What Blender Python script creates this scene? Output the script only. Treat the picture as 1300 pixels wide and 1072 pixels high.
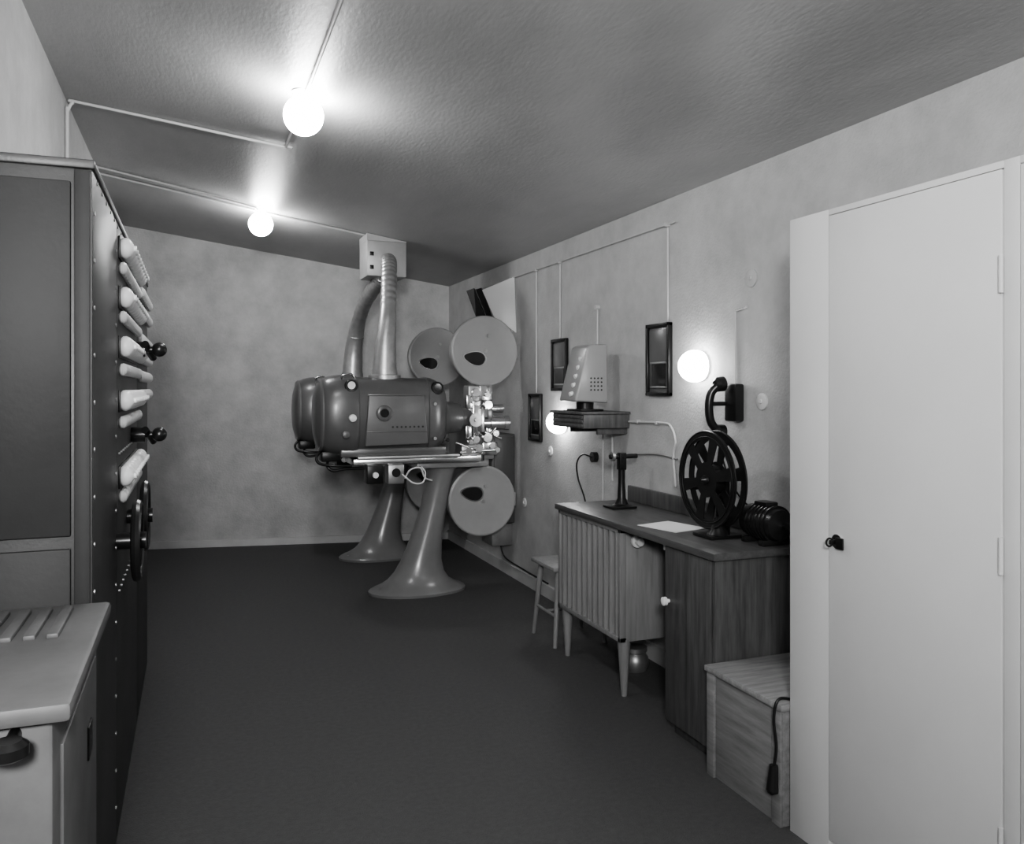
import bpy, bmesh, math, random
from mathutils import Vector, Matrix
random.seed(4)
scene = bpy.context.scene
for o in list(bpy.data.objects): bpy.data.objects.remove(o)
try:
    scene.view_settings.view_transform = 'AgX'
    scene.view_settings.look = 'AgX - Medium High Contrast'
except Exception: pass

# ------------------------------------------------------------ materials
def M(name, c, rough=.5, metal=0.0, noise=0.0, scale=4, bump=0.0, bscale=60, coat=0.0,
      stretch=None, emit=0.0, spec=.5):
    m = bpy.data.materials.new(name); m.use_nodes = True
    nt = m.node_tree; b = nt.nodes['Principled BSDF']
    b.inputs['Base Color'].default_value = (c, c, c, 1)
    b.inputs['Roughness'].default_value = rough
    b.inputs['Metallic'].default_value = metal
    b.inputs['Coat Weight'].default_value = coat
    b.inputs['Coat Roughness'].default_value = .2
    b.inputs['Specular IOR Level'].default_value = spec
    if emit:
        b.inputs['Emission Color'].default_value = (1, 1, 1, 1)
        b.inputs['Emission Strength'].default_value = emit
    if noise or bump:
        tc = nt.nodes.new('ShaderNodeTexCoord'); mp = nt.nodes.new('ShaderNodeMapping')
        nt.links.new(tc.outputs['Object'], mp.inputs['Vector'])
        if stretch: mp.inputs['Scale'].default_value = stretch
        if noise:
            n = nt.nodes.new('ShaderNodeTexNoise'); n.inputs['Scale'].default_value = scale
            n.inputs['Detail'].default_value = 8; n.inputs['Roughness'].default_value = .65
            nt.links.new(mp.outputs[0], n.inputs['Vector'])
            r = nt.nodes.new('ShaderNodeMapRange')
            r.inputs[1].default_value = .3; r.inputs[2].default_value = .7
            r.inputs[3].default_value = c*(1-noise); r.inputs[4].default_value = c*(1+noise)
            nt.links.new(n.outputs['Fac'], r.inputs[0])
            nt.links.new(r.outputs[0], b.inputs['Base Color'])
        if bump:
            n2 = nt.nodes.new('ShaderNodeTexNoise'); n2.inputs['Scale'].default_value = bscale
            n2.inputs['Detail'].default_value = 4
            nt.links.new(mp.outputs[0], n2.inputs['Vector'])
            bp = nt.nodes.new('ShaderNodeBump'); bp.inputs['Strength'].default_value = bump
            bp.inputs['Distance'].default_value = .01
            nt.links.new(n2.outputs['Fac'], bp.inputs['Height'])
            nt.links.new(bp.outputs[0], b.inputs['Normal'])
    return m

m_wall = M('wall_plaster', .45, .62, noise=.13, scale=5, bump=.3, bscale=80)
m_wall2 = M('wall_plaster_back', .43, .6, noise=.20, scale=3.5, bump=.35, bscale=60)
m_ceil = M('ceiling_gloss_paint', .38, .42, noise=.14, scale=2.2, bump=.14, bscale=70, stretch=(1, .35, 1), spec=.3)
m_floor = M('floor_linoleum', .082, .6, noise=.16, scale=45, bump=.35, bscale=200, spec=.35)
m_base = M('baseboard_paint', .50, .5, noise=.1)
m_cabdark = M('switchboard_enamel', .04, .45, noise=.2, scale=3, bump=.06, bscale=120)
m_cabface = M('steel_grey_enamel', .030, .55, noise=.15, scale=3, bump=.05, spec=.25)
m_light = M('painted_cream', .62, .5, noise=.04, scale=2, bump=.04, bscale=50)
m_light2 = M('painted_cream_door', .65, .48, noise=.04, scale=2, bump=.04, bscale=50)
m_gap = M('dark_gap', .03, .8)
m_black = M('black_bakelite', .014, .3)
m_blackm = M('black_metal', .02, .35, metal=.4)
m_white = M('white_porcelain', .85, .3)
m_ivory = M('ivory_plastic', .65, .35)
m_chrome = M('brushed_chrome', .70, .22, metal=1, noise=.1, scale=20)
m_steel = M('dull_steel', .40, .4, metal=.8, noise=.15, scale=12)
m_lamp = M('hammered_grey_enamel', .105, .33, noise=.1, scale=6, bump=.05, bscale=150, coat=.3)
m_lampl = M('grey_enamel_band', .125, .36, noise=.08, scale=6, coat=.2)
m_mag = M('magazine_enamel', .29, .35, noise=.05, scale=6, coat=.2)
m_ped = M('pedestal_enamel', .19, .28, noise=.08, scale=5, coat=.4)
m_duct = M('galvanised_duct', .5, .38, metal=.75, noise=.15, scale=14)
m_ductbox = M('galvanised_box', .42, .45, metal=.3, noise=.1, scale=8)
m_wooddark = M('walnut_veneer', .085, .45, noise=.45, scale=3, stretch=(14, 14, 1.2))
m_woodtop = M('bench_top', .09, .4, noise=.3, scale=3, stretch=(14, 1.2, 14))
m_woodmid = M('beech_veneer', .22, .5, noise=.2, scale=3, stretch=(14, 14, 1.2))
m_woodlight = M('pine_boards', .27, .55, noise=.3, scale=3, stretch=(1.5, 14, 14))
m_woodside = M('chest_side_pine', .21, .55, noise=.3, scale=3, stretch=(14, 1.5, 14))
m_paper = M('paper', .72, .7)
m_conduit = M('painted_conduit', .50, .45)
m_globe = M('opal_globe', .8, .3, emit=92)
m_globe2 = M('opal_sconce', .8, .3, emit=26)
m_glass = M('dark_glass', .02, .08)
m_chest = M('chest_grey_enamel', .125, .5, noise=.2, scale=5)
m_fusebox = M('fuse_cabinet_enamel', .08, .4, noise=.1)
m_hatch = M('hatch_white_paint', .9, .5)

# ------------------------------------------------------------ helpers
def root(name, loc=(0, 0, 0)):
    e = bpy.data.objects.new(name, None); e.location = loc
    e.empty_display_size = .1
    scene.collection.objects.link(e); return e

def fin(o, name, bm, mat, smooth=True):
    bmesh.ops.recalc_face_normals(bm, faces=bm.faces)
    if o is not None:
        bmesh.ops.translate(bm, verts=bm.verts, vec=-Vector(o.location))
    me = bpy.data.meshes.new(name); bm.to_mesh(me); bm.free()
    me.materials.append(mat)
    if smooth:
        for p in me.polygons: p.use_smooth = True
        me.set_sharp_from_angle(angle=math.radians(38))
    ob = bpy.data.objects.new(name, me); scene.collection.objects.link(ob)
    if o is not None: ob.parent = o
    return ob

def bbox(bm, lo, hi, bev=.003, rot=None):
    t = bmesh.new()
    lo = Vector(lo); hi = Vector(hi); c = (lo+hi)/2; s = hi-lo
    bmesh.ops.create_cube(t, size=1)
    for v in t.verts: v.co = Vector((v.co.x*s.x, v.co.y*s.y, v.co.z*s.z))
    if bev:
        bmesh.ops.bevel(t, geom=list(t.edges), offset=min(bev, min(s)*.3), segments=2, affect='EDGES', profile=.5)
    if rot: bmesh.ops.rotate(t, verts=t.verts, matrix=rot, cent=(0, 0, 0))
    bmesh.ops.translate(t, verts=t.verts, vec=c)
    me = bpy.data.meshes.new('t'); t.to_mesh(me); t.free(); bm.from_mesh(me); bpy.data.meshes.remove(me)

def box(o, name, lo, hi, mat, bev=.003, rot=None):
    bm = bmesh.new(); bbox(bm, lo, hi, bev, rot); return fin(o, name, bm, mat)
def boxes(o, name, lst, mat, bev=.003):
    bm = bmesh.new()
    for lo, hi in lst: bbox(bm, lo, hi, bev)
    return fin(o, name, bm, mat)

def frame_for(d):
    d = d.normalized(); a = Vector((0, 0, 1)) if abs(d.z) < .9 else Vector((1, 0, 0))
    u = d.cross(a).normalized(); return u, d.cross(u).normalized()

def bcone(bm, p0, p1, r0, r1=None, seg=24):
    if r1 is None: r1 = r0
    p0 = Vector(p0); p1 = Vector(p1); u, w = frame_for(p1-p0)
    A = []; B = []
    for i in range(seg):
        a = 2*math.pi*i/seg; d = u*math.cos(a)+w*math.sin(a)
        A.append(bm.verts.new(p0+d*r0)); B.append(bm.verts.new(p1+d*r1))
    for i in range(seg):
        j = (i+1) % seg; bm.faces.new((A[i], A[j], B[j], B[i]))
    bm.faces.new(A[::-1]); bm.faces.new(B)
def cyl(o, name, p0, p1, r0, mat, r1=None, seg=28):
    bm = bmesh.new(); bcone(bm, p0, p1, r0, r1, seg); return fin(o, name, bm, mat)
def cyls(o, name, lst, mat, seg=14):
    bm = bmesh.new()
    for t in lst: bcone(bm, t[0], t[1], t[2], t[3] if len(t) > 3 else None, seg)
    return fin(o, name, bm, mat)

def brings(bm, rings, cap=True, closed=False):
    R = [[bm.verts.new(p) for p in r] for r in rings]; n = len(R[0])
    m = len(R)
    for k in range(m if closed else m-1):
        a = R[k]; b = R[(k+1) % m]
        for i in range(n):
            j = (i+1) % n; bm.faces.new((a[i], a[j], b[j], b[i]))
    if cap and not closed:
        bm.faces.new(R[0][::-1]); bm.faces.new(R[-1])
def rings(o, name, rs, mat, cap=True, closed=False):
    bm = bmesh.new(); brings(bm, rs, cap, closed); return fin(o, name, bm, mat)

def blathe(bm, base, axis, prof, seg=32):
    base = Vector(base); d = Vector(axis).normalized(); u, w = frame_for(d)
    rs = [[base+d*h+(u*math.cos(2*math.pi*i/seg)+w*math.sin(2*math.pi*i/seg))*max(r, .0004) for i in range(seg)] for h, r in prof]
    brings(bm, rs)
def lathe(o, name, base, axis, prof, mat, seg=32):
    """prof: list of (distance along axis, radius)"""
    bm = bmesh.new(); blathe(bm, base, axis, prof, seg); return fin(o, name, bm, mat)

def catmull(pts, n=8):
    P = [Vector(p) for p in pts]
    if len(P) < 3: return P
    E = [P[0]*2-P[1]]+P+[P[-1]*2-P[-2]]; out = []
    for k in range(1, len(E)-2):
        a, b, c, d = E[k-1:k+3]
        for i in range(n):
            t = i/n
            out.append(.5*((2*b)+(c-a)*t+(2*a-5*b+4*c-d)*t*t+(3*b-a-3*c+d)*t**3))
    out.append(P[-1]); return out
def sweep(o, name, pts, r, mat, smooth=True, seg=10, n=8):
    P = catmull(pts, n) if smooth else [Vector(p) for p in pts]
    rs = []; u = None
    for i, p in enumerate(P):
        t = (P[min(i+1, len(P)-1)]-P[max(i-1, 0)]).normalized()
        if u is None: u, w = frame_for(t)
        u = (u-t*u.dot(t)).normalized(); w = t.cross(u)
        rr = r(i/(len(P)-1), i) if callable(r) else r
        rs.append([p+(u*math.cos(2*math.pi*k/seg)+w*math.sin(2*math.pi*k/seg))*rr for k in range(seg)])
    return rings(o, name, rs, mat)

def prism(o, name, pts, d, mat):
    d = Vector(d); P = [Vector(p) for p in pts]
    return rings(o, name, [P, [p+d for p in P]], mat)

def sphere(o, name, c, r, mat, sc=(1, 1, 1), seg=32):
    bm = bmesh.new(); bmesh.ops.create_uvsphere(bm, u_segments=seg, v_segments=seg//2, radius=r)
    for v in bm.verts: v.co = Vector((v.co.x*sc[0], v.co.y*sc[1], v.co.z*sc[2]))+Vector(c)
    return fin(o, name, bm, mat)

def torus(o, name, c, axis, R, r, mat, seg=40, s2=8):
    c = Vector(c); d = Vector(axis).normalized(); u, w = frame_for(d); rs = []
    for i in range(seg):
        a = 2*math.pi*i/seg; e = u*math.cos(a)+w*math.sin(a)
        rs.append([c+e*(R+r*math.cos(2*math.pi*k/s2))+d*r*math.sin(2*math.pi*k/s2) for k in range(s2)])
    return rings(o, name, rs, mat, closed=True)

def holed(o, name, c, outer, holes, thick, mat):
    """flat plate in the YZ plane with holes (outlines are lists of (y,z))"""
    cu = bpy.data.curves.new(name, 'CURVE'); cu.dimensions = '2D'; cu.fill_mode = 'BOTH'; cu.extrude = thick/2
    for loop in [outer]+holes:
        s = cu.splines.new('POLY'); s.points.add(len(loop)-1)
        for p, q in zip(s.points, loop): p.co = (q[0], q[1], 0, 1)
        s.use_cyclic_u = True
    ob = bpy.data.objects.new(name, cu); scene.collection.objects.link(ob)
    dg = bpy.context.evaluated_depsgraph_get()
    me = bpy.data.meshes.new_from_object(ob.evaluated_get(dg))
    bpy.data.objects.remove(ob)
    bm = bmesh.new(); bm.from_mesh(me)
    for v in bm.verts:
        v.co = Vector(c)+Vector((v.co.z, v.co.x, v.co.y))
    return fin(o, name, bm, mat)

# ------------------------------------------------------------ room
XL, XR = -.607, 2.29
YF = -1.1
YBR, YBL = 7.66, 8.19
def zc(x): return 2.43+(XR-x)*.166
def hexa(name, b, t, mat):
    bm = bmesh.new(); brings(bm, [[Vector(p) for p in b], [Vector(p) for p in t]])
    return fin(None, name, bm, mat, smooth=False)
T = .12
hexa('floor', [(XL-T, YF-T, -T), (XR+T, YF-T, -T), (XR+T, YBR+T, -T), (XL-T, YBL+T, -T)],
     [(XL-T, YF-T, 0), (XR+T, YF-T, 0), (XR+T, YBR+T, 0), (XL-T, YBL+T, 0)], m_floor)
q = [(XL-T, YF-T), (XR+T, YF-T), (XR+T, YBR+T), (XL-T, YBL+T)]
hexa('ceiling', [(x, y, zc(x)) for x, y in q], [(x, y, zc(x)+T) for x, y in q], m_ceil)
def wall(name, q, mat):
    hexa(name, [(x, y, 0) for x, y in q], [(x, y, zc(x)) for x, y in q], mat)
wall('wall_left', [(XL-T, YF), (XL, YF), (XL, YBL), (XL-T, YBL)], m_wall)
wall('wall_right', [(XR, YF), (XR+T, YF), (XR+T, YBR), (XR, YBR)], m_wall)
wall('wall_back', [(XL-T, YBL), (XR+T, YBR-.022), (XR+T, YBR+T-.022), (XL-T, YBL+T)], m_wall2)
wall('wall_front', [(XL-T, YF-T), (XR+T, YF-T), (XR+T, YF), (XL-T, YF)], m_wall)
hexa('baseboard_right', [(XR-.018, YF, 0), (XR, YF, 0), (XR, YBR, 0), (XR-.018, YBR, 0)],
     [(XR-.018, YF, .085), (XR, YF, .085), (XR, YBR, .085), (XR-.018, YBR, .085)], m_base)
hexa('baseboard_back', [(XL, YBL-.045, 0), (XR-.018, YBR-.022, 0), (XR-.018, YBR, 0), (XL, YBL-.023, 0)],
     [(XL, YBL-.045, .065), (XR-.018, YBR-.022, .065), (XR-.018, YBR, .065), (XL, YBL-.023, .065)], m_base)

# ------------------------------------------------------------ ceiling globes + conduits
for i, (x, y) in enumerate([(.443, 3.686), (.448, 6.24), (.45, .75)]):
    z = 2.636
    o = root('ceiling_globe_lamp' if i == 0 else 'ceiling_globe_lamp.%03d' % i, (x, y, z))
    sphere(o, 'globe', (x, y, z), .086, m_globe)
    lathe(o, 'ceiling_rose', (x, y, z+.075), (0, 0, 1), [(0, .03), (.0, .042), (.02, .045), (zc(x)-z-.075, .05)], m_white)

o = root('electrical_conduit', (.45, 4.5, zc(.45)))
def cz(x, d=.011): return zc(x)-d
sweep(o, 'ceiling_run', [(.45, .78, cz(.45)), (.45, 4.48, cz(.45))], .008, m_conduit, smooth=False)
sweep(o, 'cross_run', [(.45, 4.48, cz(.45)), (.4, 4.52, cz(.4)), (-.5, 4.66, cz(-.5)), (-.57, 4.67, cz(-.57)-.01), (-.595, 4.67, cz(-.6)-.06)], .008, m_conduit)
sweep(o, 'wall_drop', [(-.596, 4.67, zc(-.6)-.05), (-.596, 4.67, 2.0)], .009, m_conduit, smooth=False)
o = root('electrical_conduit.001', (.45, 6.2, zc(.45)))
sweep(o, 'run_a', [(-.6, 6.2, cz(-.6)), (.4, 6.22, cz(.4))], .008, m_conduit, smooth=False)
sweep(o, 'run_b', [(-.6, 6.02, cz(-.6)), (.3, 6.1, cz(.3)), (.42, 6.2, cz(.42))], .007, m_conduit)
sweep(o, 'run_c', [(.48, 6.22, cz(.48)), (1.19, 6.2, cz(1.19))], .008, m_conduit, smooth=False)

# ------------------------------------------------------------ switchboard (left)
XS = -.228; YS0, YS1 = 2.205, 4.67; ZS = 1.99
o = root('electrical_switchboard', (-.415, 3.4, 0))
box(o, 'body', (XL+.004, YS0, 0), (XS-.012, YS1, ZS), m_cabdark, .004)
boxes(o, 'panel_face', [((XS-.014, YS0+.0, .03), (XS, 2.86, ZS-.005)), ((XS-.014, 2.866, .03), (XS, 3.84, ZS-.005)), ((XS-.014, 3.846, .03), (XS, YS1, ZS-.005))], m_cabdark, .003)
box(o, 'top_lip', (XL+.004, YS0-.012, ZS-.018), (XS+.006, YS1, ZS+.004), m_cabdark, .004)
box(o, 'end_door', (XL+.02, YS0-.012, 1.10), (XS-.045, YS0+.004, ZS-.05), m_cabface, .004)
box(o, 'end_door_lower', (XL+.02, YS0-.012, .05), (XS-.045, YS0+.004, 1.07), m_cabface, .004)
boxes(o, 'end_frame', [((XS-.038, YS0-.008, .02), (XS-.004, YS0+.002, ZS-.02))], m_cabface, .003)
cyl(o, 'keyhole', (-.50, YS0-.016, 1.37), (-.50, YS0-.01, 1.37), .009, m_black)
cyls(o, 'rivets', [((XS-.002, y, z), (XS+.003, y, z), .006) for y in (2.24, 2.83) for z in [.15+.115*k for k in range(16)]]
     + [((XS-.002, y, ZS-.03), (XS+.003, y, ZS-.03), .005) for y in [2.3+.12*k for k in range(19)]], m_steel, seg=8)
bm = bmesh.new()
for z in (1.905, 1.745, 1.585, 1.41, 1.165):
    for k in range(10):
        y = 2.96+.088*k
        blathe(bm, (XS, y, z), (1, 0, 0), [(0, .018), (.004, .026), (.012, .033), (.022, .034), (.032, .029), (.040, .019), (.044, .010), (.052, .009), (.053, .002)], 16)
fin(o, 'porcelain_fuses', bm, m_white)
bm = bmesh.new()
for z in (1.838, 1.680, 1.51, 1.34, 1.10):
    for k in range(13):
        y = 2.95+.066*k
        blathe(bm, (XS, y, z), (1, 0, 0), [(0, .010), (.006, .019), (.014, .021), (.022, .016), (.026, .006)], 12)
for z in (1.86, 1.78, 1.66, 1.58, 1.5, 1.42):
    for k in range(9):
        y = 3.90+.08*k
        blathe(bm, (XS, y, z), (1, 0, 0), [(0, .014), (.008, .024), (.018, .025), (.028, .016), (.032, .006)], 12)
fin(o, 'small_fuses', bm, m_ivory)
boxes(o, 'fuse_rails', [((XS, 2.92, z-.038), (XS+.006, 3.78, z+.034)) for z in (1.905, 1.745, 1.585, 1.41, 1.165)], m_blackm, .002)
cyls(o, 'terminal_studs', [((XS, 2.93+.08*k, z), (XS+.006, 2.93+.08*k, z), .004) for k in range(11) for z in (1.24, .8)], m_steel, seg=8)
for (y, z) in ((3.5, 1.60), (3.5, 1.27)):
    cyl(o, 'switch_boss', (XS, y, z), (XS+.05, y, z), .03, m_black)
    cyl(o, 'switch_handle', (XS+.05, y-.03, z+.02), (XS+.075, y+.07, z-.03), .014, m_black)
    sphere(o, 'switch_knob', (XS+.10, y, z), .028, m_black)
    cyl(o, 'switch_stem', (XS+.05, y, z), (XS+.09, y, z), .012, m_black)
for (y, z) in ((2.86, .97), (3.30, .985)):
    torus(o, 'handwheel_rim', (XS+.06, y, z), (1, 0, 0), .115, .014, m_black)
    bm = bmesh.new()
    for k in range(3):
        a = math.pi*k/3; d = Vector((0, math.cos(a), math.sin(a)))*.115
        c = Vector((XS+.06, y, z)); bcone(bm, c-d, c+d, .009, seg=8)
    fin(o, 'handwheel_spokes', bm, m_black)
    cyl(o, 'handwheel_hub', (XS, y, z), (XS+.085, y, z), .026, m_black)

# ------------------------------------------------------------ chest (lower left)
o = root('metal_storage_chest', (-.39, 1.8, 0))
box(o, 'body', (XL+.01, 1.53, .0), (-.215, 2.17, .905), m_chest, .008)
box(o, 'lid', (XL+.006, 1.50, .91), (-.185, 2.185, .943), m_chest, .014)
boxes(o, 'lid_ribs', [((-.575+.042*k, 1.90, .940), (-.552+.042*k, 2.13, .952)) for k in range(8)]
      + [((-.575+.042*k, 1.60, .940), (-.552+.042*k, 1.80, .952)) for k in range(6)], m_chest, .006)
box(o, 'side_panel', (-.217, 1.60, .1), (-.209, 2.10, .84), m_chest, .003)
box(o, 'side_plate', (-.211, 1.93, .67), (-.205, 1.99, .74), m_black, .002)
cyl(o, 'knob_stem', (-.27, 1.55, .893), (-.27, 1.49, .893), .01, m_black)
lathe(o, 'front_knob', (-.27, 1.472, .875), (0, 0, 1), [(0, .020), (.006, .030), (.022, .030), (.030, .02), (.030, .001)], m_black)

# ------------------------------------------------------------ tall cupboard (right)
XC = 1.822; YC = 2.204
o = root('tall_cupboard', (2.05, 1.3, 0))
box(o, 'carcass', (XC+.014, .42, 0), (XR-.02, YC, 2.0), m_light, .004)
boxes(o, 'face_frame', [((XC, 2.028, 0), (XC+.014, YC, 2.0)), ((XC, 1.395, 0), (XC+.014, 1.437, 2.0)), ((XC, .42, 0), (XC+.014, .46, 2.0)),
      ((XC, .46, 1.982), (XC+.014, 1.395, 2.0)), ((XC, 1.437, 1.982), (XC+.014, 2.028, 2.0)),
      ((XC, .46, 0), (XC+.014, 1.395, .06)), ((XC, 1.437, 0), (XC+.014, 2.028, .06))], m_light, .0008)
box(o, 'door_leaf_a', (XC-.004, 1.4400, .063), (XC+.0135, 2.0240, 1.980), m_light2, .004)
box(o, 'door_leaf_b', (XC-.004, .463, .063), (XC+.0135, 1.3920, 1.980), m_light2, .004)
cyls(o, 'hinges', [((XC-.008, 1.438, z), (XC-.008, 1.438, z+.09), .006) for z in (1.68, 1.0, .3)], m_light)
cyl(o, 'lock_escutcheon', (XC-.008, 1.985, .985), (XC-.002, 1.985, .985), .022, m_chrome)
box(o, 'key', (XC-.035, 1.982, .978), (XC-.006, 1.988, .992), m_blackm, .002)
torus(o, 'key_ring', (XC-.035, 1.985, .985), (0, 1, 0), .012, .003, m_blackm, seg=20)
box(o, 'key_tag', (XC-.018, 1.95, .965), (XC-.012, 1.98, 1.0), m_black, .002)

# ------------------------------------------------------------ work bench
o = root('rewind_bench', (2.06, 3.4, 0))
XD = 1.84; ZD = .82
box(o, 'bench_top', (XD, 2.655, ZD-.03), (XR-.002, 4.144, ZD), m_woodtop, .004)
# far unit
box(o, 'tambour_cabinet', (XD+.045, 3.42, .26), (XR-.03, 4.12, ZD-.03), m_woodmid, .004)
boxes(o, 'tambour_frame', [((XD+.012, 3.42, .26), (XD+.046, 4.12, .282)), ((XD+.012, 3.42, ZD-.05), (XD+.046, 4.12, ZD-.03)),
      ((XD+.012, 3.42, .26), (XD+.046, 3.440, ZD-.03)), ((XD+.012, 4.10, .26), (XD+.046, 4.12, ZD-.03))], m_woodmid, .002)
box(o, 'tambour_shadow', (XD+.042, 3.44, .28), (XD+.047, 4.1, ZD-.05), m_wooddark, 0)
bm = bmesh.new()
for k in range(11):
    y = 3.472+.0596*k
    pts = [(XD+.044, y-.018), (XD+.022, y-.014), (XD+.015, y-.006), (XD+.015, y+.006), (XD+.022, y+.014), (XD+.044, y+.018)]
    brings(bm, [[Vector((a, b, .282)) for a, b in pts], [Vector((a, b, ZD-.05)) for a, b in pts]])
fin(o, 'tambour_slats', bm, m_woodmid)
bm = bmesh.new()
for (x, y) in ((XD+.05, 3.45), (XD+.05, 4.08), (XR-.08, 3.45), (XR-.08, 4.08)):
    bcone(bm, (x, y, 0), (x, y, .27), .014, .032, 16)
fin(o, 'tapered_legs', bm, m_woodmid)
# near unit
box(o, 'drawer_cabinet', (XD+.03, 2.69, .05), (XR-.03, 3.03, ZD-.03), m_wooddark, .003)
box(o, 'cabinet_door', (XD+.014, 2.70, .055), (XD+.03, 3.028, ZD-.035), m_wooddark, .003)
box(o, 'end_panel', (XD+.02, 2.675, 0.0), (XR-.03, 2.692, ZD-.03), m_wooddark, .002)
box(o, 'plinth', (XD+.05, 2.70, 0), (XR-.04, 3.01, .055), m_wooddark, .002)
lathe(o, 'door_knob', (XD+.014, 2.995, .56), (-1, 0, 0), [(0, .008), (.014, .008), (.016, .018), (.03, .018), (.034, .008)], m_white)
lathe(o, 'spool_knob', (1.93, 3.42, .735), (0, -1, 0), [(0, .02), (.015, .02), (.017, .03), (.03, .03), (.032, .018), (.06, .018)], m_ivory)
lathe(o, 'insulator', (1.93, 3.12, .791), (0, 0, -1), [(0, .012), (.02, .012), (.022, .024), (.045, .024), (.048, .012), (.09, .012)], m_white)
box(None, 'bench_back_board', (XR-.022, 2.655, ZD+.001), (XR-.002, 4.10, ZD+.085), m_wooddark, .003)
o = root('glass_jar', (2.12, 3.75, 0))
lathe(o, 'jar', (2.12, 3.75, 0), (0, 0, 1), [(0, .055), (.03, .07), (.07, .065), (.09, .05), (.1, .06), (.12, .06), (.13, .02)], m_steel)

box(None, 'sheet_of_paper', (1.92, 3.12, ZD+.001), (2.12, 3.36, ZD+.003), m_paper, 0, Matrix.Rotation(.25, 3, 'Z'))

# film reel on rewinder
rx, ry, rz = 2.06, 2.99, 1.06
o = root('film_rewinder', (2.06, 2.97, ZD))
ZB = ZD+.001
R = .205
def circ(r, n=64): return [(r*math.cos(2*math.pi*i/n), r*math.sin(2*math.pi*i/n)) for i in range(n)]
def sector(a0, r0, r1, da):
    L = []
    for k in range(9): a = a0-da+2*da*k/8; L.append((r1*math.cos(a), r1*math.sin(a)))
    for k in range(7): a = a0+da*.75-2*da*.75*k/6; L.append((r0*math.cos(a), r0*math.sin(a)))
    return L
holes = [sector(math.pi/3*k+.3, .075, .172, .36) for k in range(6)]
for dx, nm in ((-.026, 'reel_flange_a'), (.026, 'reel_flange_b')):
    holed(o, nm, (rx+dx, ry, rz), circ(R), holes, .004, m_black)
    torus(o, nm+'_rim', (rx+dx, ry, rz), (1, 0, 0), R, .005, m_blackm, seg=64)
    torus(o, nm+'_bead', (rx+dx*1.1, ry, rz), (1, 0, 0), .183, .003, m_blackm, seg=64)
cyl(o, 'reel_core', (rx-.024, ry, rz), (rx+.024, ry, rz), .062, m_black)
lathe(o, 'reel_hub', (rx-.055, ry, rz), (1, 0, 0), [(0, .006), (.01, .012), (.02, .02), (.11, .03), (.12, .02)], m_blackm)
box(o, 'stand_post', (rx+.04, ry-.03, ZD+.01), (rx+.075, ry+.03, rz+.03), m_blackm, .006)
box(o, 'stand_base', (rx-.07, ry-.1, ZB), (rx+.1, ry+.04, ZD+.016), m_blackm, .006)
lathe(o, 'stand_foot', (rx-.0, ry-.05, ZD+.014), (0, 0, 1), [(0, .05), (.02, .035), (.05, .025), (.07, .02)], m_blackm)
cyl(o, 'crank_axle', (rx+.06, ry, rz), (rx+.13, ry, rz), .01, m_chrome)

o = root('rewind_post', (2.10, 3.86, ZD))
lathe(o, 'foot', (2.10, 3.86, ZB), (0, 0, 1), [(0, .055), (.012, .055), (.02, .035), (.05, .022), (.14, .018), (.24, .018), (.27, .022)], m_blackm)
box(o, 'foot_plate', (2.02, 3.80, ZB), (2.16, 3.92, ZD+.012), m_blackm, .004)
cyl(o, 'spindle', (2.03, 3.86, ZD+.27), (2.19, 3.86, ZD+.27), .012, m_blackm)
cyl(o, 'spindle_collar', (2.04, 3.86, ZD+.27), (2.055, 3.86, ZD+.27), .024, m_steel)
box(o, 'bracket', (2.08, 3.84, ZD+.2), (2.12, 3.88, ZD+.29), m_blackm, .005)

o = root('electric_motor', (2.17, 2.78, ZD))
lathe(o, 'housing', (2.17, 2.88, ZD+.085), (0, -1, 0), [(0, .02), (.0, .045), (.02, .066), (.05, .07), (.17, .07), (.20, .06), (.21, .03), (.22, .012), (.24, .012)], m_black)
bm = bmesh.new()
for k in range(6): bcone(bm, (2.17, 2.82-.022*k, ZD+.085), (2.17, 2.812-.022*k, ZD+.085), .075, seg=32)
fin(o, 'cooling_fins', bm, m_black)
boxes(o, 'feet', [((2.10, 2.70, ZB), (2.24, 2.73, ZD+.025)), ((2.10, 2.81, ZB), (2.24, 2.84, ZD+.025))], m_black)
box(o, 'terminal_box', (2.14, 2.73, ZD+.14), (2.20, 2.81, ZD+.17), m_black, .006)

# ------------------------------------------------------------ stool
o = root('wooden_stool', (2.03, 4.37, 0))
box(o, 'seat', (1.86, 4.20, .425), (2.20, 4.54, .45), m_woodmid, .012)
bm = bmesh.new()
for sx in (-1, 1):
    for sy in (-1, 1):
        bcone(bm, (2.03+sx*.155, 4.37+sy*.155, 0), (2.03+sx*.12, 4.37+sy*.12, .43), .012, .018, 14)
fin(o, 'splayed_legs', bm, m_woodmid)
bm = bmesh.new()
for sx in (-1, 1): bcone(bm, (2.03+sx*.142, 4.37-.142, .17), (2.03+sx*.142, 4.37+.142, .17), .009, seg=10)
bcone(bm, (2.03-.142, 4.37, .17), (2.03+.142, 4.37, .17), .009, seg=10)
fin(o, 'stretchers', bm, m_woodmid)

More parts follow.
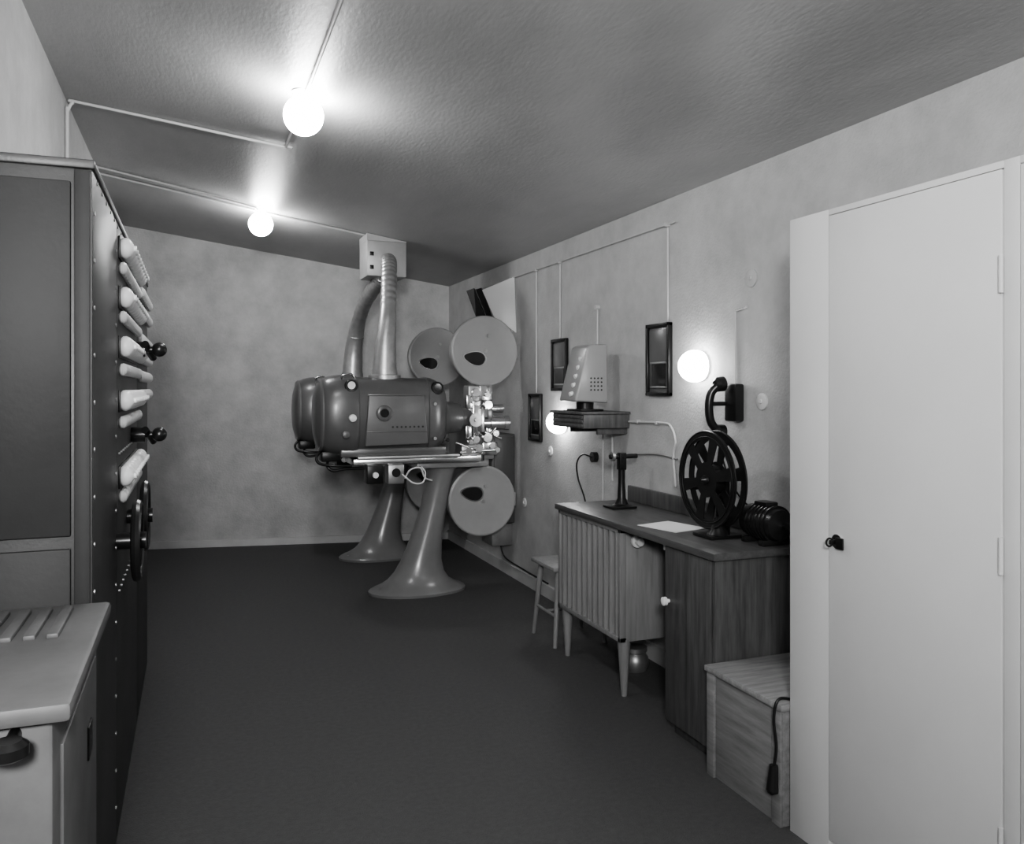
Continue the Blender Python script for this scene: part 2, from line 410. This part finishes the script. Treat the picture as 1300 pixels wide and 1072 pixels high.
# ------------------------------------------------------------ low wooden chest
o = root('low_wooden_chest', (2.03, 2.44, 0))
box(o, 'lid', (1.795, 2.215, .385), (XR-.025, 2.655, .407), m_woodlight, .004)
box(o, 'body', (1.81, 2.225, 0), (XR-.03, 2.645, .385), m_woodside, .003)
boxes(o, 'battens', [((1.80, 2.60, 0), (1.812, 2.645, .385)), ((1.80, 2.225, 0), (1.812, 2.27, .385))], m_woodside, .002)
o = root('power_cord', (1.80, 2.24, .2))
sweep(o, 'cord', [(1.86, 2.235, .414), (1.80, 2.235, .42), (1.782, 2.235, .36), (1.784, 2.225, .27), (1.778, 2.23, .20)], .005, m_black)
cyl(o, 'connector', (1.778, 2.23, .21), (1.77, 2.228, .13), .014, m_black, r1=.02)
boxes(o, 'pins', [((1.758, 2.215, .12), (1.785, 2.24, .135))], m_blackm, .002)

# ------------------------------------------------------------ projectors
def superring(x, cy, czz, ry_, rz_, n=3.0, seg=48):
    L = []
    for i in range(seg):
        a = 2*math.pi*i/seg; c, s = math.cos(a), math.sin(a)
        L.append(Vector((x, cy+ry_*math.copysign(abs(c)**(2/n), c), czz+rz_*math.copysign(abs(s)**(2/n), s))))
    return L
def projector(name, Y):
    o = root(name, (1.49, Y, 0))
    # pedestal
    secs = [(0, 1.49, .35, .22), (.018, 1.49, .352, .222), (.026, 1.49, .345, .215), (.036, 1.49, .325, .205), (.055, 1.492, .275, .185), (.085, 1.495, .225, .16), (.14, 1.502, .180, .135),
            (.22, 1.517, .148, .118), (.32, 1.54, .126, .108), (.45, 1.572, .107, .10), (.6, 1.607, .095, .092), (.75, 1.64, .091, .092), (.84, 1.66, .098, .10), (.895, 1.67, .12, .12)]
    rings(o, 'pedestal', [[Vector((cx+rx_*math.cos(2*math.pi*i/40), Y+ry_*math.sin(2*math.pi*i/40), z)) for i in range(40)] for z, cx, rx_, ry_ in secs], m_ped)
    cyls(o, 'pedestal_bolts', [((1.49+dx, Y+dy, .02), (1.49+dx, Y+dy, .045), .012) for dx, dy in ((-.28, -.06), (-.28, .06), (.27, -.07), (.27, .07))], m_steel)
    # table
    box(o, 'table_rail', (1.0, Y-.17, .925), (1.92, Y+.17, .968), m_chrome, .008)
    box(o, 'table_casting', (1.45, Y-.14, .885), (1.98, Y+.14, .925), m_ped, .01)
    boxes(o, 'rail_slides', [((1.03, Y-.19, .965), (1.75, Y-.13, .985)), ((1.03, Y+.13, .965), (1.75, Y+.19, .985))], m_steel, .004)
    box(o, 'lamphouse_base', (.92, Y-.15, .98), (1.66, Y+.15, 1.04), m_lamp, .01)
    box(o, 'switch_box', (1.09, Y-.20, .80), (1.20, Y-.08, .925), m_blackm, .006)
    cyl(o, 'switch_knob', (1.145, Y-.22, .86), (1.145, Y-.2, .86), .02, m_white)
    box(o, 'junction_box', (1.235, Y-.19, .79), (1.35, Y-.08, .925), m_steel, .012)
    cyl(o, 'ammeter', (1.29, Y-.2, .87), (1.29, Y-.188, .87), .03, m_blackm)
    # lamphouse
    c = 1.265
    sec = [(.755, .06, .08, 2.2), (.762, .115, .15, 2.3), (.778, .16, .205, 2.4), (.80, .188, .240, 2.5), (.84, .206, .262, 2.6), (.89, .216, .274, 2.7), (.95, .219, .278, 2.8), (1.01, .218, .277, 2.9),
           (1.035, .214, .272, 2.9), (1.042, .206, .262, 3), (1.06, .205, .262, 3.1), (1.52, .205, .258, 3.1), (1.527, .212, .264, 3.1), (1.56, .211, .26, 3.1), (1.60, .2, .245, 3), (1.64, .18, .22, 3), (1.665, .145, .185, 2.8), (1.67, .1, .13, 2.5)]
    rings(o, 'lamphouse', [superring(x, Y, c, a, b, n) for x, a, b, n in sec], m_lamp)
    rings(o, 'lamphouse_end_rim', [superring(x, Y, c, a, b, 2.5) for x, a, b in [(.79, .18, .23), (.787, .189, .241), (.797, .197, .25), (.807, .197, .25), (.81, .185, .235)]], m_lampl)
    # side door with porthole
    bm = bmesh.new()
    dz = [(1.07, 1.055), (1.51, 1.065), (1.485, 1.405), (1.095, 1.405)]
    brings(bm, [[Vector((x, Y-.20, z)) for x, z in dz], [Vector((x, Y-.226, z)) for x, z in dz]])
    bmesh.ops.recalc_face_normals(bm, faces=bm.faces)
    bmesh.ops.bevel(bm, geom=list(bm.edges), offset=.01, segments=3, affect='EDGES', profile=.5)
    fin(o, 'access_door', bm, m_lampl)
    boxes(o, 'door_trim', [((1.08, Y-.231, 1.150), (1.50, Y-.225, 1.157)), ((1.09, Y-.233, 1.398), (1.49, Y-.215, 1.41))], m_lamp, .002)
    lathe(o, 'porthole', (1.20, Y-.224, 1.28), (0, -1, 0), [(0, .055), (.014, .055), (.02, .046), (.02, .03), (.01, .028), (.01, .001)], m_lamp)
    cyl(o, 'porthole_glass', (1.20, Y-.24, 1.28), (1.20, Y-.242, 1.28), .028, m_glass)
    cyls(o, 'vent_holes', [((1.26+.03*k, Y-.224, 1.185), (1.26+.03*k, Y-.2275, 1.185), .007) for k in range(8)], m_gap, seg=12)
    for gx, gz in ((.985, 1.465), (1.585, 1.45)):
        lathe(o, 'gauge', (gx, Y-.13, gz), (0, -1, 0), [(0, .045), (.06, .045), (.07, .04), (.07, .034), (.066, .034), (.066, .001)], m_blackm)
        cyl(o, 'gauge_dial', (gx, Y-.198, gz+.004), (gx, Y-.2, gz+.004), .026, m_glass if gx > 1.2 else m_white)
    for kx, kz in ((.985, 1.25), (.94, 1.14)):
        lathe(o, 'adjust_knob', (kx, Y-.21, kz), (0, -1, 0), [(0, .01), (.02, .01), (.022, .026), (.045, .024), (.05, .01)], m_white if kz > 1.2 else m_lampl)
    sweep(o, 'carry_handle', [(.93, Y-.13, 1.49), (.93, Y-.15, 1.535), (.99, Y-.15, 1.545), (1.02, Y-.13, 1.51)], .007, m_chrome)
    cyls(o, 'knurled_screws', [((x, Y-.20, z), (x, Y-.222, z), .012) for x, z in ((1.56, 1.34), (1.56, 1.10))], m_steel)
    boxes(o, 'rear_controls', [((.80, Y-.10, .95), (.93, Y+.05, 1.02))], m_blackm, .01)
    lathe(o, 'lamphouse_nose', (1.66, Y, 1.235), (1, 0, 0), [(0, .15), (.03, .13), (.05, .115), (.14, .105), (.15, .08), (.22, .065)], m_lamp)
    # chimney collar
    lathe(o, 'chimney_collar', (1.25, Y, 1.51), (0, 0, 1), [(0, .115), (.03, .115), (.035, .092), (.07, .09)], m_duct)
    # head
    yh = Y-.02
    box(o, 'head_casting', (1.86, yh-.02, 1.0), (2.03, yh+.11, 1.47), m_steel, .012)
    box(o, 'gate_plate', (1.885, yh-.05, 1.10), (1.955, yh-.015, 1.36), m_chrome, .008)
    box(o, 'film_gate', (1.93, yh-.08, 1.13), (1.965, yh-.04, 1.30), m_chrome, .004)
    box(o, 'film_trap_top', (1.93, yh-.07, 1.36), (2.03, yh-.01, 1.47), m_chrome, .006)
    rl = []
    for x, z, r in ((1.90, 1.42, .028), (1.985, 1.40, .02), (1.99, 1.33, .03), (1.91, 1.34, .016), (1.985, 1.09, .032), (1.90, 1.08, .024), (2.02, 1.03, .02), (1.92, 1.015, .028), (1.86, 1.06, .017), (2.05, 1.12, .022), (1.84, 1.0, .024), (2.06, 1.0, .018)):
        rl.append(((x, yh-.02, z), (x, yh-.085, z), r*.7)); rl.append(((x, yh-.085, z), (x, yh-.095, z), r)); rl.append(((x, yh-.035, z), (x, yh-.042, z), r))
    cyls(o, 'sprockets_and_rollers', rl, m_chrome, seg=20)
    lathe(o, 'flywheel', (1.90, yh-.02, 1.22), (0, -1, 0), [(0, .035), (.04, .035), (.045, .05), (.06, .05), (.062, .015), (.08, .015)], m_steel)
    lathe(o, 'projection_lens', (1.965, yh-.03, 1.195), (1, 0, 0), [(0, .045), (.05, .045), (.052, .056), (.08, .056), (.082, .05), (.16, .05), (.162, .054), (.20, .054), (.2, .045), (.19, .044), (.19, .001)], m_chrome)
    lathe(o, 'lens_turret', (2.0, yh+.01, 1.26), (1, 0, 0), [(0, .08), (.02, .085), (.03, .08)], m_steel)
    lathe(o, 'second_lens', (2.02, yh+.02, 1.30), (1, 0, 0), [(0, .03), (.12, .03), (.12, .022), (.11, .001)], m_chrome)
    box(o, 'sound_head', (1.80, yh-.05, .93), (2.05, yh+.12, 1.04), m_steel, .012)
    box(o, 'sound_drum_housing', (1.95, yh-.075, .96), (2.07, yh-.03, 1.06), m_chrome, .014)
    boxes(o, 'gate_brackets', [((1.84, yh-.04, 1.30), (1.90, yh-.01, 1.40)), ((1.99, yh-.05, 1.10), (2.05, yh-.02, 1.17)), ((1.83, yh-.05, 1.08), (1.88, yh-.02, 1.18))], m_chrome, .008)
    bm = bmesh.new()
    bcone(bm, (1.78, yh-.07, .99), (2.08, yh-.07, 1.0), .011, seg=10); bcone(bm, (1.75, yh-.06, 1.06), (1.95, yh-.06, .98), .008, seg=10)
    bcone(bm, (1.97, yh-.06, 1.13), (2.10, yh-.06, 1.08), .009, seg=10); bcone(bm, (2.0, yh-.06, 1.09), (2.09, yh-.06, 1.2), .007, seg=10)
    fin(o, 'levers', bm, m_chrome)
    sweep(o, 'film_strip_loop', [(1.96, yh-.06, 1.47), (1.97, yh-.06, 1.40), (2.02, yh-.06, 1.36), (1.97, yh-.06, 1.31), (1.95, yh-.06, 1.2), (1.96, yh-.06, 1.12), (2.02, yh-.06, 1.08), (1.97, yh-.06, 1.02), (1.96, yh-.06, .9)], .006, m_black)
    # magazines
    for nm, mx, mz in (('upper', 1.985, 1.723), ('lower', 1.965, .626)):
        lathe(o, nm+'_magazine', (mx, Y+.04, mz), (0, -1, 0), [(0, .24), (.005, .25), (.07, .25), (.072, .256), (.092, .256), (.096, .25), (.097, .244), (.094, .238), (.1, .10), (.1, .001)], m_mag, seg=64)
        torus(o, nm+'_magazine_rim', (mx, Y-.04, mz), (0, 1, 0), .253, .006, m_steel, seg=64)
        cx, czz = mx-.085, mz-.055 if nm == 'upper' else mz+.06
        L = []
        for k in range(28):
            a = 2*math.pi*k/28; px = .080*math.cos(a); pz = .060*math.sin(a)*(.5+.5*math.cos(a/2)**2)
            L.append(Vector((cx+px*.98+pz*.25, Y-.066, czz+pz-px*.18)))
        prism(o, nm+'_inspection_window', L, (0, .012, 0), m_glass)
        L2 = [Vector((cx+(p.x-cx)*1.13, Y-.0635, czz+(p.z-czz)*1.16)) for p in L]
        prism(o, nm+'_window_rim', L2, (0, .012, 0), m_chrome)
        cyl(o, nm+'_latch', (mx+.02, Y-.056, mz+.11), (mx+.02, Y-.07, mz+.11), .012, m_steel)
        cyl(o, nm+'_hub_screw', (mx, Y-.056, mz), (mx, Y-.066, mz), .014, m_steel)
        box(o, nm+'_hinge', (mx+.235, Y-.05, mz-.05), (mx+.265, Y+.01, mz+.05), m_steel, .005)
    box(o, 'upper_magazine_neck', (1.93, Y-.04, 1.44), (2.02, Y+.04, 1.52), m_steel, .008)
    box(o, 'lower_magazine_neck', (1.92, Y-.04, .85), (2.02, Y+.05, .95), m_steel, .008)
    box(o, 'magazine_bracket', (1.72, Y+.0, .86), (1.99, Y+.1, .90), m_ped, .006)
    # cables
    sweep(o, 'arc_cable_a', [(.85, Y-.06, .96), (.84, Y-.09, .92), (.88, Y-.1, .89), (.97, Y-.1, .90), (1.1, Y-.1, .90)], .010, m_black)
    sweep(o, 'arc_cable_b', [(.80, Y-.05, 1.02), (.77, Y-.07, .98), (.79, Y-.09, .94), (.88, Y-.12, .925), (1.0, Y-.12, .92)], .010, m_black)
    sweep(o, 'lead_a', [(1.33, Y-.2, .86), (1.40, Y-.23, .80), (1.47, Y-.22, .80), (1.50, Y-.18, .86), (1.48, Y-.15, .90)], .006, m_ivory)
    sweep(o, 'lead_b', [(1.35, Y-.2, .83), (1.38, Y-.23, .89), (1.45, Y-.23, .90), (1.49, Y-.2, .83), (1.56, Y-.13, .80)], .006, m_ivory)
    return o
projector('film_projector', 5.77)
projector('film_projector.001', 7.04)

# ducts + extractor box
o = root('extraction_ductwork', (1.33, 6.22, 2.3))
box(o, 'ceiling_box', (1.20, 6.14, 2.29), (1.50, 6.44, zc(1.5)), m_ductbox, .008)
prism(o, 'ceiling_box_top', [(1.20, 6.14, zc(1.5)-.01), (1.50, 6.14, zc(1.5)-.01), (1.50, 6.14, zc(1.5)-.002), (1.20, 6.14, zc(1.2)-.002)], (0, .3, 0), m_ductbox)
boxes(o, 'box_knobs', [((1.22, 6.13, 2.44), (1.25, 6.14, 2.47)), ((1.22, 6.13, 2.34), (1.25, 6.14, 2.37))], m_blackm)
def dr(f, i):
    base = .086-.032*min(1, f/.42)
    return base+(.004 if (i % 4) < 2 and f > .4 else 0)
sweep(o, 'duct_a', [(1.25, 5.77, 1.56), (1.26, 5.78, 1.75), (1.285, 5.82, 1.95), (1.31, 5.90, 2.15), (1.33, 5.98, 2.30), (1.345, 6.05, 2.385), (1.36, 6.16, 2.41)], dr, m_duct, seg=24, n=16)
sweep(o, 'duct_b', [(1.25, 7.04, 1.56), (1.26, 7.02, 1.78), (1.275, 6.92, 1.98), (1.29, 6.72, 2.13), (1.31, 6.5, 2.22), (1.33, 6.33, 2.27), (1.34, 6.27, 2.32)], dr, m_duct, seg=24, n=16)
torus(o, 'clamp_a', (1.275, 5.80, 1.86), (.1, .15, 1), .058, .006, m_steel)
torus(o, 'clamp_b', (1.268, 6.97, 1.88), (.1, -.3, 1), .062, .006, m_steel)

# ------------------------------------------------------------ right wall fittings
def port(name, y0, y1, z0, z1):
    o = root(name, (XR-.02, (y0+y1)/2, z0))
    w = .02; x0 = XR-.025
    boxes(o, 'frame', [((x0, y0, z0), (XR, y0+w, z1)), ((x0, y1-w, z0), (XR, y1, z1)), ((x0, y0, z0), (XR, y1, z0+w)), ((x0, y0, z1-w), (XR, y1, z1))], m_blackm, .004)
    box(o, 'back_plate', (XR-.010, y0+.01, z0+.01), (XR-.001, y1-.01, z1-.01), m_lampl, .002)
    zm = z0+(z1-z0)*.52
    box(o, 'shutter', (XR-.020, y0+w+.012, zm-.02), (XR-.008, y1-w-.012, z1-w-.012), m_lamp, .003)
    box(o, 'viewing_glass', (XR-.014, y0+w+.03, z0+.05), (XR-.009, y1-w-.03, zm-.03), m_glass, 0)
    boxes(o, 'glass_bead', [((XR-.02, y0+w+.02, z0+.04), (XR-.01, y1-w-.02, z0+.05)), ((XR-.02, y0+w+.02, zm-.03), (XR-.01, y1-w-.02, zm-.02))], m_steel, .002)
port('projection_port', 3.665, 3.90, 1.41, 1.79)
port('projection_port.001', 4.93, 5.17, 1.43, 1.78)
port('projection_port.002', 5.36, 5.58, 1.07, 1.41)

zl = 2.295
o = root('shutter_release_line', (XR-.02, 5.0, 2.3))
L = [((XR-.015, 3.62, zl), (XR-.015, 6.6, zl), .003)]
for y in (3.70, 5.05, 5.46, 5.95): L.append(((XR, y, zl), (XR-.025, y, zl), .012))
cyls(o, 'cord', L, m_conduit, seg=8)
for i, (y, z) in enumerate(((3.70, 1.795), (5.05, 1.785), (5.46, 1.415), (5.95, 1.6))):
    cyl(None, 'shutter_release_rod' + ('' if i == 0 else '.%03d' % i), (XR-.007, y, z), (XR-.007, y, zl-.014), .0055, m_conduit, seg=8)

def sconce(name, y, z, r=.078):
    o = root(name, (XR, y, z))
    sphere(o, 'globe', (XR-.045, y, z), r, m_globe2)
    cyl(o, 'wall_base', (XR, y, z), (XR-.012, y, z), .072, m_white)
sconce('wall_globe_lamp', 3.40, 1.556)
sconce('wall_globe_lamp.001', 5.0, 1.225)

# shelf + amplifier
o = root('wall_shelf', (2.14, 4.32, 1.24))
box(o, 'shelf_box', (2.0, 4.11, 1.225), (XR-.001, 4.53, 1.305), m_wooddark, .006)
boxes(o, 'slats', [((1.994, 4.12, z), (2.002, 4.52, z+.016)) for z in (1.232, 1.256, 1.28)], m_wooddark, .002)
box(o, 'shelf_top', (1.985, 4.10, 1.303), (XR-.001, 4.54, 1.318), m_wooddark, .004)
boxes(o, 'brackets', [((2.10, 4.48, 1.19), (XR-.001, 4.5, 1.23)), ((2.10, 4.14, 1.19), (XR-.001, 4.16, 1.23))], m_wooddark, .002)
o = root('amplifier', (2.12, 4.32, 1.32))
cyl(o, 'foot_stem', (2.11, 4.32, 1.32), (2.11, 4.32, 1.37), .05, m_blackm)
box(o, 'foot_plate', (2.04, 4.22, 1.319), (2.18, 4.42, 1.33), m_blackm, .003)
def slope(y): return [Vector((1.99, y, 1.375)), Vector((2.20, y, 1.365)), Vector((2.195, y, 1.70)), Vector((2.10, y, 1.70)), Vector((2.07, y, 1.685))]
bm = bmesh.new(); brings(bm, [slope(4.20), slope(4.42)]); bmesh.ops.recalc_face_normals(bm, faces=bm.faces)
bmesh.ops.bevel(bm, geom=list(bm.edges), offset=.012, segments=3, affect='EDGES', profile=.5)
fin(o, 'housing', bm, m_mag)
cyls(o, 'buttons', [((2.005+.0155*k*1.0, 4.26, 1.42+.05*k*1.0), (1.985+.0155*k, 4.26, 1.415+.05*k), .013) for k in range(5)], m_white, seg=12)
cyls(o, 'speaker_holes', [((2.09+.022*i, 4.197, 1.44+.022*j), (2.09+.022*i, 4.2, 1.44+.022*j), .005) for i in range(4) for j in range(4)], m_gap, seg=8)

# telephone
o = root('wall_telephone', (XR-.05, 3.12, 1.35))
box(o, 'base_box', (XR-.05, 3.07, 1.30), (XR-.001, 3.155, 1.47), m_black, .010)
dyh = -.065; dxh = -.0
sweep(o, 'handset_grip', [(XR-.09+dxh, 3.20+dyh, 1.465), (XR-.12+dxh, 3.215+dyh, 1.43), (XR-.13+dxh, 3.22+dyh, 1.37), (XR-.12+dxh, 3.22+dyh, 1.30), (XR-.09+dxh, 3.215+dyh, 1.26)], .019, m_black, seg=12)
lathe(o, 'earpiece', (XR-.11+dxh, 3.205+dyh, 1.465), (1, 0, .1), [(0, .018), (.015, .034), (.045, .034), (.05, .026)], m_black)
lathe(o, 'mouthpiece', (XR-.11+dxh, 3.215+dyh, 1.255), (1, 0, -.1), [(0, .018), (.015, .034), (.05, .036), (.055, .028)], m_black)
box(o, 'cradle', (XR-.12, 3.135, 1.37), (XR-.02, 3.16, 1.39), m_black, .005)
sweep(o, 'cord', [(XR-.09, 3.15, 1.25), (XR-.07, 3.12, 1.1), (XR-.05, 3.05, .98), (XR-.03, 2.97, .93), (XR-.02, 2.9, .96)], .004, m_black)
sweep(o, 'line_wire', [(XR-.006, 3.13, 1.46), (XR-.006, 3.13, 1.80)], .005, m_conduit, smooth=False)
sweep(o, 'line_wire_top', [(XR-.006, 3.13, 1.80), (XR-.006, 3.05, 1.81)], .005, m_conduit, smooth=False)

# wall discs
for i, (y, z, r) in enumerate(((3.33, 1.395, .03), (2.945, 1.392, .036), (5.22, 1.015, .035), (5.70, .6, .035), (3.02, 1.935, .04))):
    nm = 'wall_junction_cover' + ('' if i == 0 else '.%03d' % i)
    ob = lathe(None, nm, (XR, y, z), (-1, 0, 0), [(0, r), (.007, r), (.011, r*.8), (.011, r*.3), (.017, r*.25), (.017, .001)], m_wall if i == 4 else m_light)

o = root('wall_socket', (XR, 4.53, 1.03))
cyl(o, 'socket', (XR, 4.53, 1.03), (XR-.03, 4.53, 1.03), .032, m_black)
sweep(o, 'cable', [(XR-.03, 4.53, 1.03), (XR-.06, 4.60, 1.04), (XR-.06, 4.68, .98), (XR-.04, 4.70, .88), (XR-.03, 4.64, .78), (XR-.03, 4.60, .7)], .005, m_black)
o = root('wall_conduit', (XR, 3.9, 1.2))
sweep(o, 'pipe_a', [(XR-.012, 4.10, 1.262), (XR-.012, 3.74, 1.268), (XR-.012, 3.66, 1.25), (XR-.012, 3.62, 1.18), (XR-.012, 3.64, 1.11), (XR-.012, 3.62, .95)], .0065, m_base)
sweep(o, 'pipe_b', [(XR-.012, 4.2, 1.07), (XR-.012, 3.8, 1.10), (XR-.012, 3.6, 1.09)], .0045, m_steel)
sweep(o, 'pipe_c', [(XR-.012, 4.30, .91), (XR-.012, 4.30, 1.22)], .006, m_base, smooth=False)
sweep(o, 'pipe_d', [(XR-.012, 4.42, .78), (XR-.012, 4.42, 1.22)], .0045, m_base, smooth=False)
sweep(o, 'pipe_e', [(XR-.012, 4.49, 1.66), (XR-.012, 4.49, 1.94)], .0055, m_base, smooth=False)
cyls(o, 'clips', [((XR, y, 1.265), (XR-.022, y, 1.265), .010) for y in (4.0, 3.8)] + [((XR, 4.49, 1.94), (XR-.03, 4.49, 1.94), .014)], m_base)

# wall box by the projector
o = root('wall_fuse_cabinet', (2.2, 6.05, .3))
box(o, 'body', (2.10, 5.90, .42), (XR-.001, 6.22, 1.10), m_fusebox, .008)
box(o, 'door', (2.12, 5.892, .50), (2.27, 5.902, 1.08), m_fusebox, .004)
box(o, 'lower_box', (2.12, 5.95, .24), (XR-.001, 6.2, .41), m_steel, .008)
sweep(o, 'wires', [(2.2, 5.98, .25), (2.21, 5.9, .16), (2.25, 5.6, .12), (2.26, 5.2, .11)], .006, m_black)

# hinged shutter near the ceiling
o = root('ventilation_hatch', (2.2, 6.1, 2.2))
prism(o, 'hatch_panel', [(2.275, 5.88, 2.30), (2.16, 6.30, 2.24), (2.225, 6.2, 2.02), (2.28, 5.85, 1.87)], (.012, .02, 0), m_hatch)
prism(o, 'louvre_a', [(2.06, 6.40, 2.24), (2.115, 6.37, 2.26), (2.20, 6.33, 2.02), (2.135, 6.38, 2.03)], (.02, .03, 0), m_blackm)
prism(o, 'louvre_b', [(2.125, 6.36, 2.25), (2.160, 6.32, 2.26), (2.225, 6.26, 2.02), (2.205, 6.31, 2.02)], (.02, .03, 0), m_blackm)
box(o, 'wall_bracket', (2.24, 6.15, 2.10), (XR-.001, 6.25, 2.2), m_steel, .004)

# ------------------------------------------------------------ unseen fill light added behind the camera to brighten the room
ld = bpy.data.lights.new('added_fill_light', 'AREA'); ld.shape = 'DISK'; ld.size = .45; ld.energy = 60; ld.spread = math.radians(120)
lo = bpy.data.objects.new('added_fill_light', ld); scene.collection.objects.link(lo)
lo.location = (-.25, -.75, 2.05)
lo.rotation_euler = (Vector((.7, 5.0, 2.0))-Vector(lo.location)).to_track_quat('-Z', 'Y').to_euler()

# ------------------------------------------------------------ world + camera
w = bpy.data.worlds.new('World'); scene.world = w; w.use_nodes = True
w.node_tree.nodes['Background'].inputs[0].default_value = (0, 0, 0, 1)
cam = bpy.data.cameras.new('camera'); co = bpy.data.objects.new('camera', cam)
scene.collection.objects.link(co); scene.camera = co
co.location = (0, 0, 1.45)
co.rotation_euler = (math.radians(90), 0, math.radians(-21))
cam.sensor_width = 36; cam.lens = 36*1050/1300; cam.shift_y = -43/1300
cam.clip_start = .02
